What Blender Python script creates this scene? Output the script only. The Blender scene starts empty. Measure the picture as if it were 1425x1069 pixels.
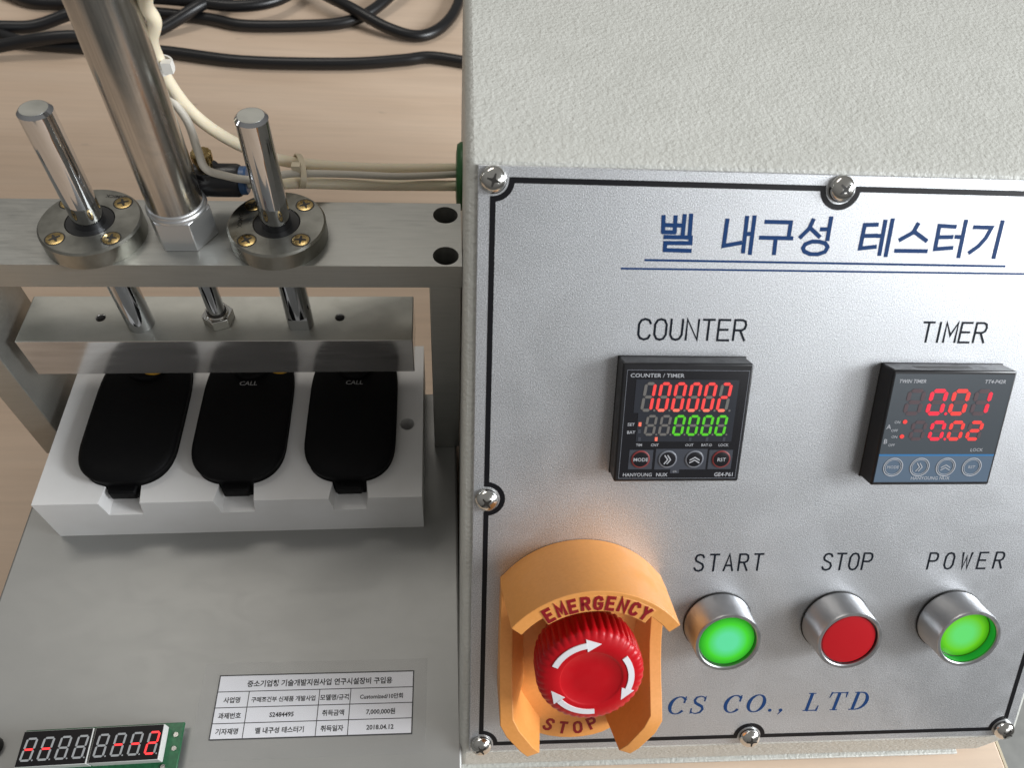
import bpy, bmesh, math, random
from mathutils import Matrix, Vector

random.seed(7)
S = 0.001                       # everything below is written in millimetres
scn = bpy.context.scene
col = scn.collection

# ------------------------------------------------------------------ camera
cam_d = bpy.data.cameras.new("camera")
cam = bpy.data.objects.new("camera", cam_d)
col.objects.link(cam)
cam.matrix_world = (Matrix.Translation((-0.012677, -0.070019, 0.365664))
                    @ Matrix.Rotation(-0.127462, 4, 'Z') @ Matrix.Rotation(0.638978, 4, 'X')
                    @ Matrix.Rotation(0.108772, 4, 'Z'))
cam_d.sensor_fit = 'HORIZONTAL'
cam_d.sensor_width = 36.0
cam_d.lens = 36.0 * 1050.0 / 1425.0
cam_d.clip_start = 0.01
cam_d.clip_end = 50.0
cam_d.dof.use_dof = True
cam_d.dof.focus_distance = 0.335
cam_d.dof.aperture_fstop = cam_d.lens / 1.5
scn.camera = cam

# ------------------------------------------------------------------ world and lamps (a room by day, window to the right)
w = bpy.data.worlds.new("World")
scn.world = w
w.use_nodes = True
nt = w.node_tree
bg = nt.nodes["Background"]
tc = nt.nodes.new("ShaderNodeTexCoord")
sp = nt.nodes.new("ShaderNodeSeparateXYZ")
rp = nt.nodes.new("ShaderNodeValToRGB")
mp = nt.nodes.new("ShaderNodeMapRange")
mp.inputs[1].default_value = -1.0
nt.links.new(tc.outputs["Generated"], sp.inputs[0])
nt.links.new(sp.outputs[2], mp.inputs[0])
nt.links.new(mp.outputs[0], rp.inputs[0])
rp.color_ramp.elements[0].position = 0.3
rp.color_ramp.elements[0].color = (0.20, 0.19, 0.18, 1)
rp.color_ramp.elements[1].position = 0.85
rp.color_ramp.elements[1].color = (0.62, 0.61, 0.59, 1)
nt.links.new(rp.outputs[0], bg.inputs[0])
bg.inputs[1].default_value = 0.44


def area(name, loc, target, sx, sy, power, color):
    d = bpy.data.lights.new(name, 'AREA')
    d.shape = 'RECTANGLE'
    d.size, d.size_y, d.energy, d.color = sx, sy, power, color
    o = bpy.data.objects.new(name, d)
    col.objects.link(o)
    o.location = loc
    o.rotation_euler = (Vector(target) - Vector(loc)).to_track_quat('-Z', 'Y').to_euler()
    return o


area("window_light", (1.8, -0.40, 0.92), (0.1, 0.08, 0.08), 0.75, 0.75, 58, (0.93, 0.97, 1.0))
area("front_window_light", (1.35, -1.55, 1.10), (0.12, 0.05, 0.1), 1.1, 0.8, 7.6, (0.97, 0.985, 1.0))
area("ceiling_light", (-0.55, 0.9, 1.9), (-0.1, 0.25, 0.0), 1.2, 0.3, 8.5, (1.0, 0.95, 0.88))

scn.view_settings.view_transform = 'Standard'
scn.view_settings.look = 'None'
scn.view_settings.exposure = 0.0
scn.view_settings.gamma = 1.0
scn.render.engine = 'CYCLES'
scn.cycles.max_bounces = 8


# ------------------------------------------------------------------ materials
def principled(name, color, rough=0.5, metal=0.0, **kw):
    m = bpy.data.materials.new(name)
    m.use_nodes = True
    b = m.node_tree.nodes["Principled BSDF"]
    b.inputs["Base Color"].default_value = (*color, 1)
    b.inputs["Roughness"].default_value = rough
    b.inputs["Metallic"].default_value = metal
    for k, v in kw.items():
        b.inputs[k].default_value = v
    return m


def add_noise(m, scale, lo, hi, stretch=(1, 1, 1), rough=None, bump=None, detail=4, bump_scale=None, kind='noise'):
    """colour between lo and hi by noise (scale in 1/m), optional roughness range and bump (strength, distance m)"""
    t = m.node_tree
    b = t.nodes["Principled BSDF"]
    c = t.nodes.new("ShaderNodeTexCoord")
    mpn = t.nodes.new("ShaderNodeMapping")
    mpn.inputs["Scale"].default_value = stretch
    t.links.new(c.outputs["Object"], mpn.inputs[0])
    n = t.nodes.new("ShaderNodeTexNoise")
    n.inputs["Scale"].default_value = scale
    n.inputs["Detail"].default_value = detail
    n.inputs["Roughness"].default_value = 0.6
    t.links.new(mpn.outputs[0], n.inputs[0])
    r = t.nodes.new("ShaderNodeValToRGB")
    r.color_ramp.elements[0].position = 0.33
    r.color_ramp.elements[1].position = 0.67
    r.color_ramp.elements[0].color = (*lo, 1)
    r.color_ramp.elements[1].color = (*hi, 1)
    t.links.new(n.outputs[0], r.inputs[0])
    t.links.new(r.outputs[0], b.inputs["Base Color"])
    if rough:
        q = t.nodes.new("ShaderNodeMapRange")
        q.inputs[1].default_value, q.inputs[2].default_value = 0.3, 0.7
        q.inputs[3].default_value, q.inputs[4].default_value = rough
        t.links.new(n.outputs[0], q.inputs[0])
        t.links.new(q.outputs[0], b.inputs["Roughness"])
    if bump:
        n2 = n
        if bump_scale:
            n2 = t.nodes.new("ShaderNodeTexNoise")
            n2.inputs["Scale"].default_value = bump_scale
            n2.inputs["Detail"].default_value = 2
            t.links.new(c.outputs["Object"], n2.inputs[0])
        bp = t.nodes.new("ShaderNodeBump")
        bp.inputs["Strength"].default_value = bump[0]
        bp.inputs["Distance"].default_value = bump[1]
        t.links.new(n2.outputs[0], bp.inputs["Height"])
        t.links.new(bp.outputs[0], b.inputs["Normal"])
    return m


def emissive(name, color, strength, base=(0.02, 0.02, 0.02)):
    m = principled(name, base, 0.35)
    b = m.node_tree.nodes["Principled BSDF"]
    b.inputs["Emission Color"].default_value = (*color, 1)
    b.inputs["Emission Strength"].default_value = strength
    return m


def lens_mat(name, mid, rim, base, strength, radius):
    """a lit lens: the lamp sits behind its middle"""
    m = principled(name, base, 0.25)
    t = m.node_tree
    b = t.nodes["Principled BSDF"]
    c = t.nodes.new("ShaderNodeTexCoord")
    l = t.nodes.new("ShaderNodeVectorMath")
    l.operation = 'MULTIPLY'
    l.inputs[1].default_value = (1, 1, 0)
    g = t.nodes.new("ShaderNodeVectorMath")
    g.operation = 'LENGTH'
    r = t.nodes.new("ShaderNodeMapRange")
    r.inputs[2].default_value = radius * S
    k = t.nodes.new("ShaderNodeValToRGB")
    k.color_ramp.elements[0].position = 0.35
    k.color_ramp.elements[0].color = (*mid, 1)
    k.color_ramp.elements[1].position = 0.98
    k.color_ramp.elements[1].color = (rim[0] * .25, rim[1] * .45, rim[2] * .25, 1)
    e = k.color_ramp.elements.new(0.72)
    e.color = (*rim, 1)
    t.links.new(c.outputs["Object"], l.inputs[0])
    t.links.new(l.outputs[0], g.inputs[0])
    t.links.new(g.outputs["Value"], r.inputs[0])
    t.links.new(r.outputs[0], k.inputs[0])
    t.links.new(k.outputs[0], b.inputs["Emission Color"])
    b.inputs["Emission Strength"].default_value = strength
    return m


MT = {}
MT['wood'] = add_noise(principled("wood_laminate", (.4, .3, .2), .5), 5, (.65, .49, .36), (.72, .56, .425), (1, 6, 1), (.42, .56), detail=6)
t_ = MT['wood'].node_tree                      # fine printed grain and small dark pores over the broad figure
b_ = t_.nodes["Principled BSDF"]
src = b_.inputs["Base Color"].links[0].from_socket
c_ = t_.nodes.new("ShaderNodeTexCoord")
for sc_, st_, lo_, lo_p, hi_p in ((30, (.35, 9, 1), .94, .35, .6), (60, (.5, 1.6, 1), .70, .22, .30)):
    m_ = t_.nodes.new("ShaderNodeMapping")
    m_.inputs["Scale"].default_value = st_
    n_ = t_.nodes.new("ShaderNodeTexNoise")
    n_.inputs["Scale"].default_value = sc_
    n_.inputs["Detail"].default_value = 5
    r_ = t_.nodes.new("ShaderNodeMapRange")
    r_.inputs[1].default_value, r_.inputs[2].default_value = lo_p, hi_p
    r_.inputs[3].default_value, r_.inputs[4].default_value = lo_, 1.0
    x_ = t_.nodes.new("ShaderNodeVectorMath")
    x_.operation = 'SCALE'
    t_.links.new(c_.outputs["Object"], m_.inputs[0])
    t_.links.new(m_.outputs[0], n_.inputs[0])
    t_.links.new(n_.outputs[0], r_.inputs[0])
    t_.links.new(src, x_.inputs[0])
    t_.links.new(r_.outputs[0], x_.inputs["Scale"])
    src = x_.outputs[0]
t_.links.new(src, b_.inputs["Base Color"])
MT['floor'] = add_noise(principled("grey_floor", (.2, .2, .19), .7), 30, (.18, .18, .17), (.24, .24, .225))
MT['housing'] = add_noise(principled("cream_textured_paint", (.6, .6, .56), .45), 60, (.52, .52, .48), (.56, .56, .52), None or (1, 1, 1), None, (.65, .0008), bump_scale=600)
m = add_noise(principled("silver_panel", (.6, .62, .66), .4, .8), 2300, (.44, .45, .468), (.76, .775, .80), (1, 1, 1), (.30, .44), (.42, .00025), detail=2)
MT['panel'] = m
MT['black_line'] = principled("black_print", (.004, .004, .006), .4, **{"Specular IOR Level": .3})
MT['blue_print'] = principled("blue_print", (.006, .042, .15), .5, **{"Specular IOR Level": .2})
MT['dark_print'] = principled("dark_engraving", (.006, .009, .016), .5, **{"Specular IOR Level": .2})
MT['nickel'] = principled("nickel_screw", (.62, .61, .58), .16, 1.0)
MT['slot'] = principled("screw_recess", (.02, .018, .015), .5)
MT['alu'] = add_noise(principled("milled_aluminium", (.5, .5, .48), .38, .85), 60, (.38, .38, .355), (.43, .427, .40), (1, 14, 14), (.32, .46), detail=6)
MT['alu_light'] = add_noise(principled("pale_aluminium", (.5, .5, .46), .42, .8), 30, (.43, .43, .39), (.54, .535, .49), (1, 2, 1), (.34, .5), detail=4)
MT['alu_polished'] = add_noise(principled("polished_aluminium", (.62, .61, .6), .14, .82), 40, (.58, .565, .55), (.68, .665, .65), (1, 6, 6), (.10, .16), detail=3)
MT['base'] = add_noise(principled("dull_steel_sheet", (.3, .3, .28), .45, .7), 13, (.31, .312, .302), (.35, .35, .34), (1, 1.6, 1), (.43, .47), (.05, .0002), detail=6, bump_scale=900)
MT['steel'] = add_noise(principled("ground_steel", (.5, .5, .46), .32, 1.0), 90, (.25, .245, .215), (.34, .335, .30), (1, 1, 1), (.26, .36))
MT['chrome'] = principled("chromed_shaft", (.52, .53, .55), .05, 1.0)
MT['tube_steel'] = add_noise(principled("reflection_streaked_stainless", (.55, .53, .5), .2, 1.0), 500, (.36, .35, .335), (.55, .535, .515), (1, 1, .03), (.15, .24))  # drawn steel; its lengthwise colour streaks also imitate dark and bright reflections
MT['nut'] = principled("bright_aluminium_nut", (.70, .71, .72), .34, .9)
MT['black_rubber'] = principled("black_rubber", (.008, .008, .008), .5)
MT['brass'] = add_noise(principled("zinc_yellow_screw", (.45, .33, .14), .28, 1.0), 500, (.36, .25, .10), (.55, .41, .19), rough=(.2, .36))
MT['white_plastic'] = add_noise(principled("white_acetal", (.72, .71, .69), .42), 28, (.71, .70, .685), (.76, .755, .75), rough=(.36, .5))
MT['bell'] = add_noise(principled("black_abs", (.007, .007, .008), .5, **{"Specular IOR Level": .12}), 1500, (.0028, .0028, .0032), (.0045, .0045, .005), rough=(.5, .58))
MT['bell_print'] = principled("grey_print", (.30, .30, .30), .5)
MT['yellow_pad'] = principled("yellow_rubber", (.50, .27, .02), .5)
MT['cable'] = principled("black_pvc", (.006, .006, .007), .36)
MT['cream_tube'] = principled("cream_polyurethane", (.78, .69, .52), .3)
MT['cream_tube'].node_tree.nodes["Principled BSDF"].inputs["Subsurface Weight"].default_value = .25
MT['cream_tube'].node_tree.nodes["Principled BSDF"].inputs["Subsurface Radius"].default_value = (.003, .002, .001)
MT['wire'] = principled("grey_wire", (.52, .48, .41), .45)
MT['tie'] = principled("natural_nylon", (.68, .66, .62), .4)
MT['tie_cream'] = principled("yellowed_nylon", (.58, .50, .36), .4)
MT['green_plastic'] = principled("green_gland", (.016, .10, .024), .4)
MT['blue_plastic'] = principled("blue_ring", (.035, .085, .19), .35)
MT['yellow_guard'] = add_noise(principled("yellow_plastic", (.75, .32, .045), .4), 700, (.74, .31, .075), (.79, .34, .09), rough=(.36, .46))
MT['guard_red'] = principled("red_print", (.26, .006, .012), .4)
MT['mushroom'] = principled("red_plastic", (.50, .004, .010), .3, **{"Specular IOR Level": .3})
MT['white_print'] = principled("white_print", (.78, .77, .8), .4)
MT['ring'] = add_noise(principled("satin_bezel", (.5, .5, .5), .3, 1.0), 40, (.40, .405, .415), (.45, .45, .46), rough=(.33, .39))
MT['meter'] = principled("black_meter_case", (.010, .010, .012), .3)
MT['meter_film'] = principled("black_meter_film", (.011, .011, .014), .22)
MT['meter_win'] = principled("smoked_window", (.030, .033, .042), .2)
MT['key_area'] = principled("grey_key_area", (.055, .06, .075), .3)
MT['key_rim'] = principled("grey_key_rim", (.20, .21, .24), .3)
MT['key_red'] = principled("red_key_rim", (.24, .035, .035), .4)
MT['print'] = principled("light_print", (.46, .47, .50), .5)
MT['seg_off'] = principled("segment_off", (.155, .145, .135), .5)
MT['seg_red'] = emissive("segment_red", (1.0, .075, .07), .85, (.2, .01, .01))
MT['seg_hot'] = emissive("segment_red_hot", (1.0, .22, .14), .95, (.2, .01, .01))
MT['seg_green'] = emissive("segment_green", (.10, .62, .015), .85, (.02, .1, .01))
MT['tim_face'] = principled("grey_timer_film", (.066, .078, .090), .24)
MT['tim_low'] = principled("blue_grey_timer_film", (.105, .15, .21), .26)
MT['tim_blue'] = principled("blue_stripe", (.03, .18, .42), .3)
MT['tim_off'] = principled("timer_segment_off", (.085, .052, .060), .4)
MT['tim_red'] = emissive("timer_segment_red", (1.0, .012, .055), .9, (.2, .01, .01))
MT['tim_glow'] = emissive("timer_segment_orange_red", (1.0, .05, .04), .85, (.2, .01, .01))
MT['led_red'] = emissive("board_segment_red", (1.0, .03, .035), 1.6, (.2, .01, .01))
MT['pcb'] = add_noise(principled("green_circuit_board", (.01, .10, .04), .3), 900, (.005, .075, .028), (.012, .12, .045))
MT['module_side'] = principled("white_module_side", (.62, .62, .60), .4)
MT['module_face'] = principled("black_module_face", (.004, .003, .004), .4, **{"Specular IOR Level": .2})
MT['led_off'] = principled("pale_segment_off", (.34, .35, .36), .45)
MT['paper'] = principled("white_paper", (.82, .82, .86), .55)
MT['ink'] = principled("black_ink", (.015, .015, .018), .6)
MT['lens_red'] = principled("red_lens", (.46, .006, .012), .45, **{"Specular IOR Level": .25})
MT['lens_green'] = lens_mat("green_lit_lens", (.115, .66, .36), (.055, .60, .022), (.01, .12, .01), .95, 11.6)
MT['lens_green_p'] = lens_mat("green_lit_lens_deep", (.13, .66, .17), (.14, .56, .010), (.01, .12, .01), .95, 11.6)
MT['lens_glow_wall'] = emissive("lens_glow_on_wall", (.01, .30, .03), .5, (.01, .20, .02))  # the lit lens's green reflection on the bezel wall, put in as emission
MT['cloth'] = principled("clear_film", (.5, .5, .5), .2)
b_ = MT['cloth'].node_tree.nodes["Principled BSDF"]
b_.inputs["Alpha"].default_value = .04


def smudge(mat, amount, scale, stretch=(1, 1, 1)):
    """handling marks: uneven gloss laid over a material's own roughness"""
    t = MT[mat].node_tree
    b = t.nodes["Principled BSDF"]
    c = t.nodes.new("ShaderNodeTexCoord")
    mm = t.nodes.new("ShaderNodeMapping")
    mm.inputs["Scale"].default_value = stretch
    mm.inputs["Rotation"].default_value = (0, 0, .5)
    n = t.nodes.new("ShaderNodeTexNoise")
    n.inputs["Scale"].default_value = scale
    n.inputs["Detail"].default_value = 8
    n.inputs["Roughness"].default_value = .7
    n.inputs["Distortion"].default_value = 1.2
    r = t.nodes.new("ShaderNodeMapRange")
    r.inputs[1].default_value, r.inputs[2].default_value = .42, .68
    r.inputs[3].default_value, r.inputs[4].default_value = 0, amount
    a = t.nodes.new("ShaderNodeMath")
    a.operation = 'ADD'
    t.links.new(c.outputs["Object"], mm.inputs[0])
    t.links.new(mm.outputs[0], n.inputs[0])
    t.links.new(n.outputs[0], r.inputs[0])
    if b.inputs["Roughness"].links:
        t.links.new(b.inputs["Roughness"].links[0].from_socket, a.inputs[0])
    else:
        a.inputs[0].default_value = b.inputs["Roughness"].default_value
    t.links.new(r.outputs[0], a.inputs[1])
    t.links.new(a.outputs[0], b.inputs["Roughness"])


smudge('panel', .10, 22)
smudge('base', .03, 30, (1, 2.2, 1))
smudge('alu', .10, 40)
smudge('alu_light', .12, 45)
smudge('yellow_guard', .18, 70)
smudge('mushroom', .18, 90)
smudge('ring', .12, 120)
smudge('meter', .14, 90)
smudge('bell', .12, 80)
smudge('tube_steel', .08, 90)

# ------------------------------------------------------------------ mesh helpers
class MB:
    def __init__(self):
        self.v, self.f, self.mi = [], [], []

    def add(self, vs, fs, mi=0):
        k = len(self.v)
        self.v += [tuple(p) for p in vs]
        self.f += [tuple(i + k for i in q) for q in fs]
        self.mi += [mi] * len(fs)
        return self

    def box(self, x0, x1, y0, y1, z0, z1, mi=0):
        return self.add([(x0, y0, z0), (x1, y0, z0), (x1, y1, z0), (x0, y1, z0),
                         (x0, y0, z1), (x1, y0, z1), (x1, y1, z1), (x0, y1, z1)],
                        [(3, 2, 1, 0), (4, 5, 6, 7), (0, 1, 5, 4), (1, 2, 6, 5), (2, 3, 7, 6), (3, 0, 4, 7)], mi)

    def prism(self, pts, z0, z1, mi=0, axis='z'):
        n = len(pts)
        if axis == 'z':
            lo = [(x, y, z0) for x, y in pts]; hi = [(x, y, z1) for x, y in pts]
        elif axis == 'x':            # pts are (y, z)
            lo = [(z0, x, y) for x, y in pts]; hi = [(z1, x, y) for x, y in pts]
        fs = [tuple(reversed(range(n))), tuple(range(n, 2 * n))]
        fs += [(i, (i + 1) % n, n + (i + 1) % n, n + i) for i in range(n)]
        return self.add(lo + hi, fs, mi)

    def lathe(self, prof, seg=48, c=(0, 0), mi=0, rfun=None):
        """prof: (radius, z) from bottom to top; rfun(r, z, angle) may shape it"""
        vs, fs = [], []
        for r, z in prof:
            for i in range(seg):
                a = 2 * math.pi * i / seg
                rr = rfun(r, z, a) if rfun else r
                vs.append((c[0] + rr * math.cos(a), c[1] + rr * math.sin(a), z))
        for j in range(len(prof) - 1):
            for i in range(seg):
                i2 = (i + 1) % seg
                fs.append((j * seg + i, j * seg + i2, (j + 1) * seg + i2, (j + 1) * seg + i))
        if prof[0][0] > 0:
            fs.append(tuple(reversed(range(seg))))
        fs.append(tuple((len(prof) - 1) * seg + i for i in range(seg)))
        return self.add(vs, fs, mi)

    def tube(self, pts, r, seg=12, mi=0, sub=6):
        P = catmull([Vector(p) for p in pts], sub) if sub else [Vector(p) for p in pts]
        vs, fs = [], []
        up = Vector((0, 0, 1))
        d0 = (P[1] - P[0]).normalized()
        nrm = d0.cross(up)
        if nrm.length < 1e-4:
            nrm = d0.cross(Vector((1, 0, 0)))
        nrm.normalize()
        for i, p in enumerate(P):
            d = (P[min(i + 1, len(P) - 1)] - P[max(i - 1, 0)]).normalized()
            nrm = (nrm - d * nrm.dot(d)).normalized()
            b = d.cross(nrm)
            for k in range(seg):
                a = 2 * math.pi * k / seg
                vs.append(p + (nrm * math.cos(a) + b * math.sin(a)) * r)
        for i in range(len(P) - 1):
            for k in range(seg):
                k2 = (k + 1) % seg
                fs.append((i * seg + k, i * seg + k2, (i + 1) * seg + k2, (i + 1) * seg + k))
        fs.append(tuple(reversed(range(seg))))
        fs.append(tuple((len(P) - 1) * seg + k for k in range(seg)))
        return self.add(vs, fs, mi)

    def ribbon(self, pts, wd, z0, z1, mi=0, closed=False):
        """a raised printed stroke along 2-D points; wd is one width or one per point"""
        if closed and pts[0] == pts[-1]:
            pts = pts[:-1]
        P = [Vector(p) for p in pts]
        n = len(P)
        W = wd if isinstance(wd, (list, tuple)) else [wd] * n
        L, R = [], []
        for i in range(n):
            a = P[i] - P[i - 1] if (closed or i > 0) else None
            b = P[(i + 1) % n] - P[i] if (closed or i < n - 1) else None
            a = (a if a is not None else b).normalized()
            b = (b if b is not None else a).normalized()
            na, nb = Vector((-a.y, a.x)), Vector((-b.y, b.x))
            m_ = na + nb
            m_ = nb if m_.length < 1e-5 else m_.normalized()
            k = W[i] / 2 / max(.45, m_.dot(nb))
            q = P[i].copy()
            if not closed and i == 0:
                q -= b * W[i] * .3
            if not closed and i == n - 1:
                q += a * W[i] * .3
            L.append(q + m_ * k); R.append(q - m_ * k)
        vs = [(p.x, p.y, z1) for p in L] + [(p.x, p.y, z1) for p in R] + \
             [(p.x, p.y, z0) for p in L] + [(p.x, p.y, z0) for p in R]
        fs = []
        for i in range(n if closed else n - 1):
            j = (i + 1) % n
            fs += [(i, n + i, n + j, j), (2 * n + i, i, j, 2 * n + j), (n + i, 3 * n + i, 3 * n + j, n + j)]
        if not closed:
            fs += [(0, 2 * n, 3 * n, n), (n - 1, 2 * n - 1, 4 * n - 1, 3 * n - 1)]
        return self.add(vs, fs, mi)

    def text_(self, s, x, y, size, z, align='LEFT', mi=0, sx=1.0, shear=0.0, rot=0.0, bold=0.0):
        c = bpy.data.curves.new("t", 'FONT')
        c.body = s
        c.size = 1.0
        c.align_x = align
        c.resolution_u = 2
        c.shear = shear
        c.offset = bold
        o = bpy.data.objects.new("t", c)
        col.objects.link(o)
        me = bpy.data.meshes.new_from_object(o.evaluated_get(bpy.context.evaluated_depsgraph_get()))
        ca, sa = math.cos(rot), math.sin(rot)
        vs = []
        for p in me.vertices:
            px, py = p.co.x * size * sx, p.co.y * size
            vs.append((x + px * ca - py * sa, y + px * sa + py * ca, z))
        self.add(vs, [tuple(q.vertices) for q in me.polygons], mi)
        bpy.data.objects.remove(o)
        bpy.data.curves.remove(c)
        bpy.data.meshes.remove(me)
        return self


class Words:
    """collects strings; each becomes a printed object of its own"""
    def __init__(self):
        self.items = []

    def text(self, *a, **k):
        mb = MB()
        mb.text_(*a, **k)
        self.items.append(mb)

    def build(self, name, mat, parent, M):
        for mb in self.items:
            obj(name, mb, mat, parent, M, smooth=0)


def catmull(P, sub):
    out = []
    n = len(P)
    for i in range(n - 1):
        a, b, c, d = P[max(i - 1, 0)], P[i], P[i + 1], P[min(i + 2, n - 1)]
        for k in range(sub):
            t = k / sub
            out.append(.5 * ((2 * b) + (c - a) * t + (2 * a - 5 * b + 4 * c - d) * t * t + (3 * b - a - 3 * c + d) * t ** 3))
    out.append(P[-1])
    return out


WM = {}


def put(o, parent, M):
    WM[o.name] = M
    if parent is not None:
        o.parent = parent
        o.matrix_parent_inverse = WM[parent.name].inverted()
    o.matrix_basis = M


def obj(name, mb, mats, parent=None, M=None, smooth=30, bevel=0, seg=2):
    me = bpy.data.meshes.new(name)
    me.from_pydata([(x * S, y * S, z * S) for x, y, z in mb.v], [], mb.f)
    mats = mats if isinstance(mats, (list, tuple)) else [mats]
    for m_ in mats:
        me.materials.append(MT[m_])
    me.polygons.foreach_set("material_index", mb.mi)
    bmx = bmesh.new()
    bmx.from_mesh(me)
    bmesh.ops.recalc_face_normals(bmx, faces=bmx.faces)
    bmx.to_mesh(me)
    bmx.free()
    if smooth:
        me.polygons.foreach_set("use_smooth", [True] * len(me.polygons))
        me.set_sharp_from_angle(angle=math.radians(smooth))
    o = bpy.data.objects.new(name, me)
    col.objects.link(o)
    put(o, parent, M if M is not None else Matrix.Identity(4))
    if bevel:
        b = o.modifiers.new("bevel", 'BEVEL')
        b.width = bevel * S
        b.segments = seg
        b.limit_method = 'ANGLE'
        b.angle_limit = math.radians(40)
        b.harden_normals = False
    return o


def thing(name, label, cat, M, group=None):
    o = bpy.data.objects.new(name, None)
    o.empty_display_size = .02
    col.objects.link(o)
    put(o, None, M)
    return tag(o, label, cat, group)


def tag(o, label, cat, group=None):
    o["label"], o["category"] = label, cat
    if group:
        o["group"] = group
    return o


def cut(o, cutters):
    """subtract cutter meshes (MB) from o for good"""
    for mb in cutters:
        c = obj("cutter", mb, "slot", None, WM[o.name], smooth=0)
        md = o.modifiers.new("cut", 'BOOLEAN')
        md.operation = 'DIFFERENCE'
        md.solver = 'EXACT'
        md.object = c
        bpy.context.view_layer.update()
        me = bpy.data.meshes.new_from_object(o.evaluated_get(bpy.context.evaluated_depsgraph_get()))
        o.modifiers.remove(md)
        old = o.data
        o.data = me
        me.name = old.name
        bpy.data.meshes.remove(old)
        bpy.data.objects.remove(c)
    me = o.data
    me.polygons.foreach_set("use_smooth", [True] * len(me.polygons))
    me.set_sharp_from_angle(angle=math.radians(30))


def T(x, y, z):
    return Matrix.Translation((x * S, y * S, z * S))


def circle(cx, cy, r, n=24, a0=0.0):
    return [(cx + r * math.cos(a0 + 2 * math.pi * i / n), cy + r * math.sin(a0 + 2 * math.pi * i / n)) for i in range(n)]


def hexa(cx, cy, af, a0=0.0):
    return circle(cx, cy, af / math.sqrt(3), 6, a0)


# frames: the sloping front panel (x along it, y up it, z out of it) and the press (turned a little)
TILT = 0.6021456
U = Vector((0, math.sin(TILT), math.cos(TILT)))
N = Vector((0, -math.cos(TILT), math.sin(TILT)))
PANEL = Matrix(((1, U.x, N.x, 0), (0, U.y, N.y, 0), (0, U.z, N.z, 0), (0, 0, 0, 1)))
PRESS = T(-125, 156, -4) @ Matrix.Rotation(math.radians(1.1), 4, 'Z')
TABLE_Z = -45.0


def pan(x, y, z=0):
    return PANEL @ T(x, y, z)


def prs(x, y, z=0):
    return PRESS @ T(x, y, z)


# ------------------------------------------------------------------ setting
o = obj("table", MB().box(-760, 270, -235, 1600, TABLE_Z - 24, TABLE_Z), "wood", bevel=1.0)
o["kind"] = "structure"
o = obj("table_edge_band", MB().box(270.2, 271.6, -235, 1600, TABLE_Z - 24, TABLE_Z - .3), "tie_cream", o)
o = obj("floor", MB().box(-4000, 4000, -4000, 4000, -790, -780), "floor")
o["kind"] = "structure"

# ------------------------------------------------------------------ control box
box = thing("control_box", "cream control box with sloping silver panel, two digital meters and push buttons", "control box", T(122, 160, TABLE_Z))
prof = [(-2.2, -38), (-2.2, -6.5), (-1.2, -5.0)]
p_top = U * 249.5 - N * 1.6
prof += [(p_top.y, p_top.z), (p_top.y + 2.2, p_top.z + 1.0), (330, p_top.z + 1.0), (330, -38)]
o = obj("housing", MB().prism(prof, -9.6, 254.6, axis='x'), "housing", box, Matrix.Identity(4), bevel=3.2, seg=4)
o = obj("base_tray", MB().box(-8.6, 243, -3.8, 329, -40.0, -38.1), "housing", box, Matrix.Identity(4), bevel=.5)
for fx, fy in ((20, 20), (218, 20), (20, 300), (218, 300)):
    obj("rubber_foot", MB().lathe([(9, TABLE_Z), (8, -40.1)], 20, (fx, fy)), "black_rubber", box, Matrix.Identity(4))

plate = MB()
PX0, PX1, PY0, PY1 = -5.3, 250.3, -4.2, 248.3
plate.box(PX0, PX1, PY0, PY1, -1.5, 0)
front = obj("front_panel", plate, "panel", box, PANEL, bevel=.35)

# black border line with arcs round the screws
SC = [(0, 0), (122.5, 0), (245, 0), (0, 122), (245, 122), (0, 243.5), (122.5, 243.5), (245, 243.5)]
ln = MB()
LW = 2.0
AR = 6.4


def arc(cx, cy, a0, a1, r=AR, n=14):
    return [(cx + r * math.cos(math.radians(a0 + (a1 - a0) * i / n)), cy + r * math.sin(math.radians(a0 + (a1 - a0) * i / n))) for i in range(n + 1)]


X1, Y1 = 245, 243.5
path = arc(0, 0, 90, 0) + arc(122.5, 0, 180, 0) + arc(X1, 0, 180, 90)
path += arc(X1, 122, 270, 90) + arc(X1, Y1, 270, 180) + arc(122.5, Y1, 360, 180) + arc(0, Y1, 360, 270) + arc(0, 122, 90, -90)
ln.ribbon(path, LW, -.05, .09, closed=True)
obj("border_line", ln, "black_line", front, PANEL, smooth=0)

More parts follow.
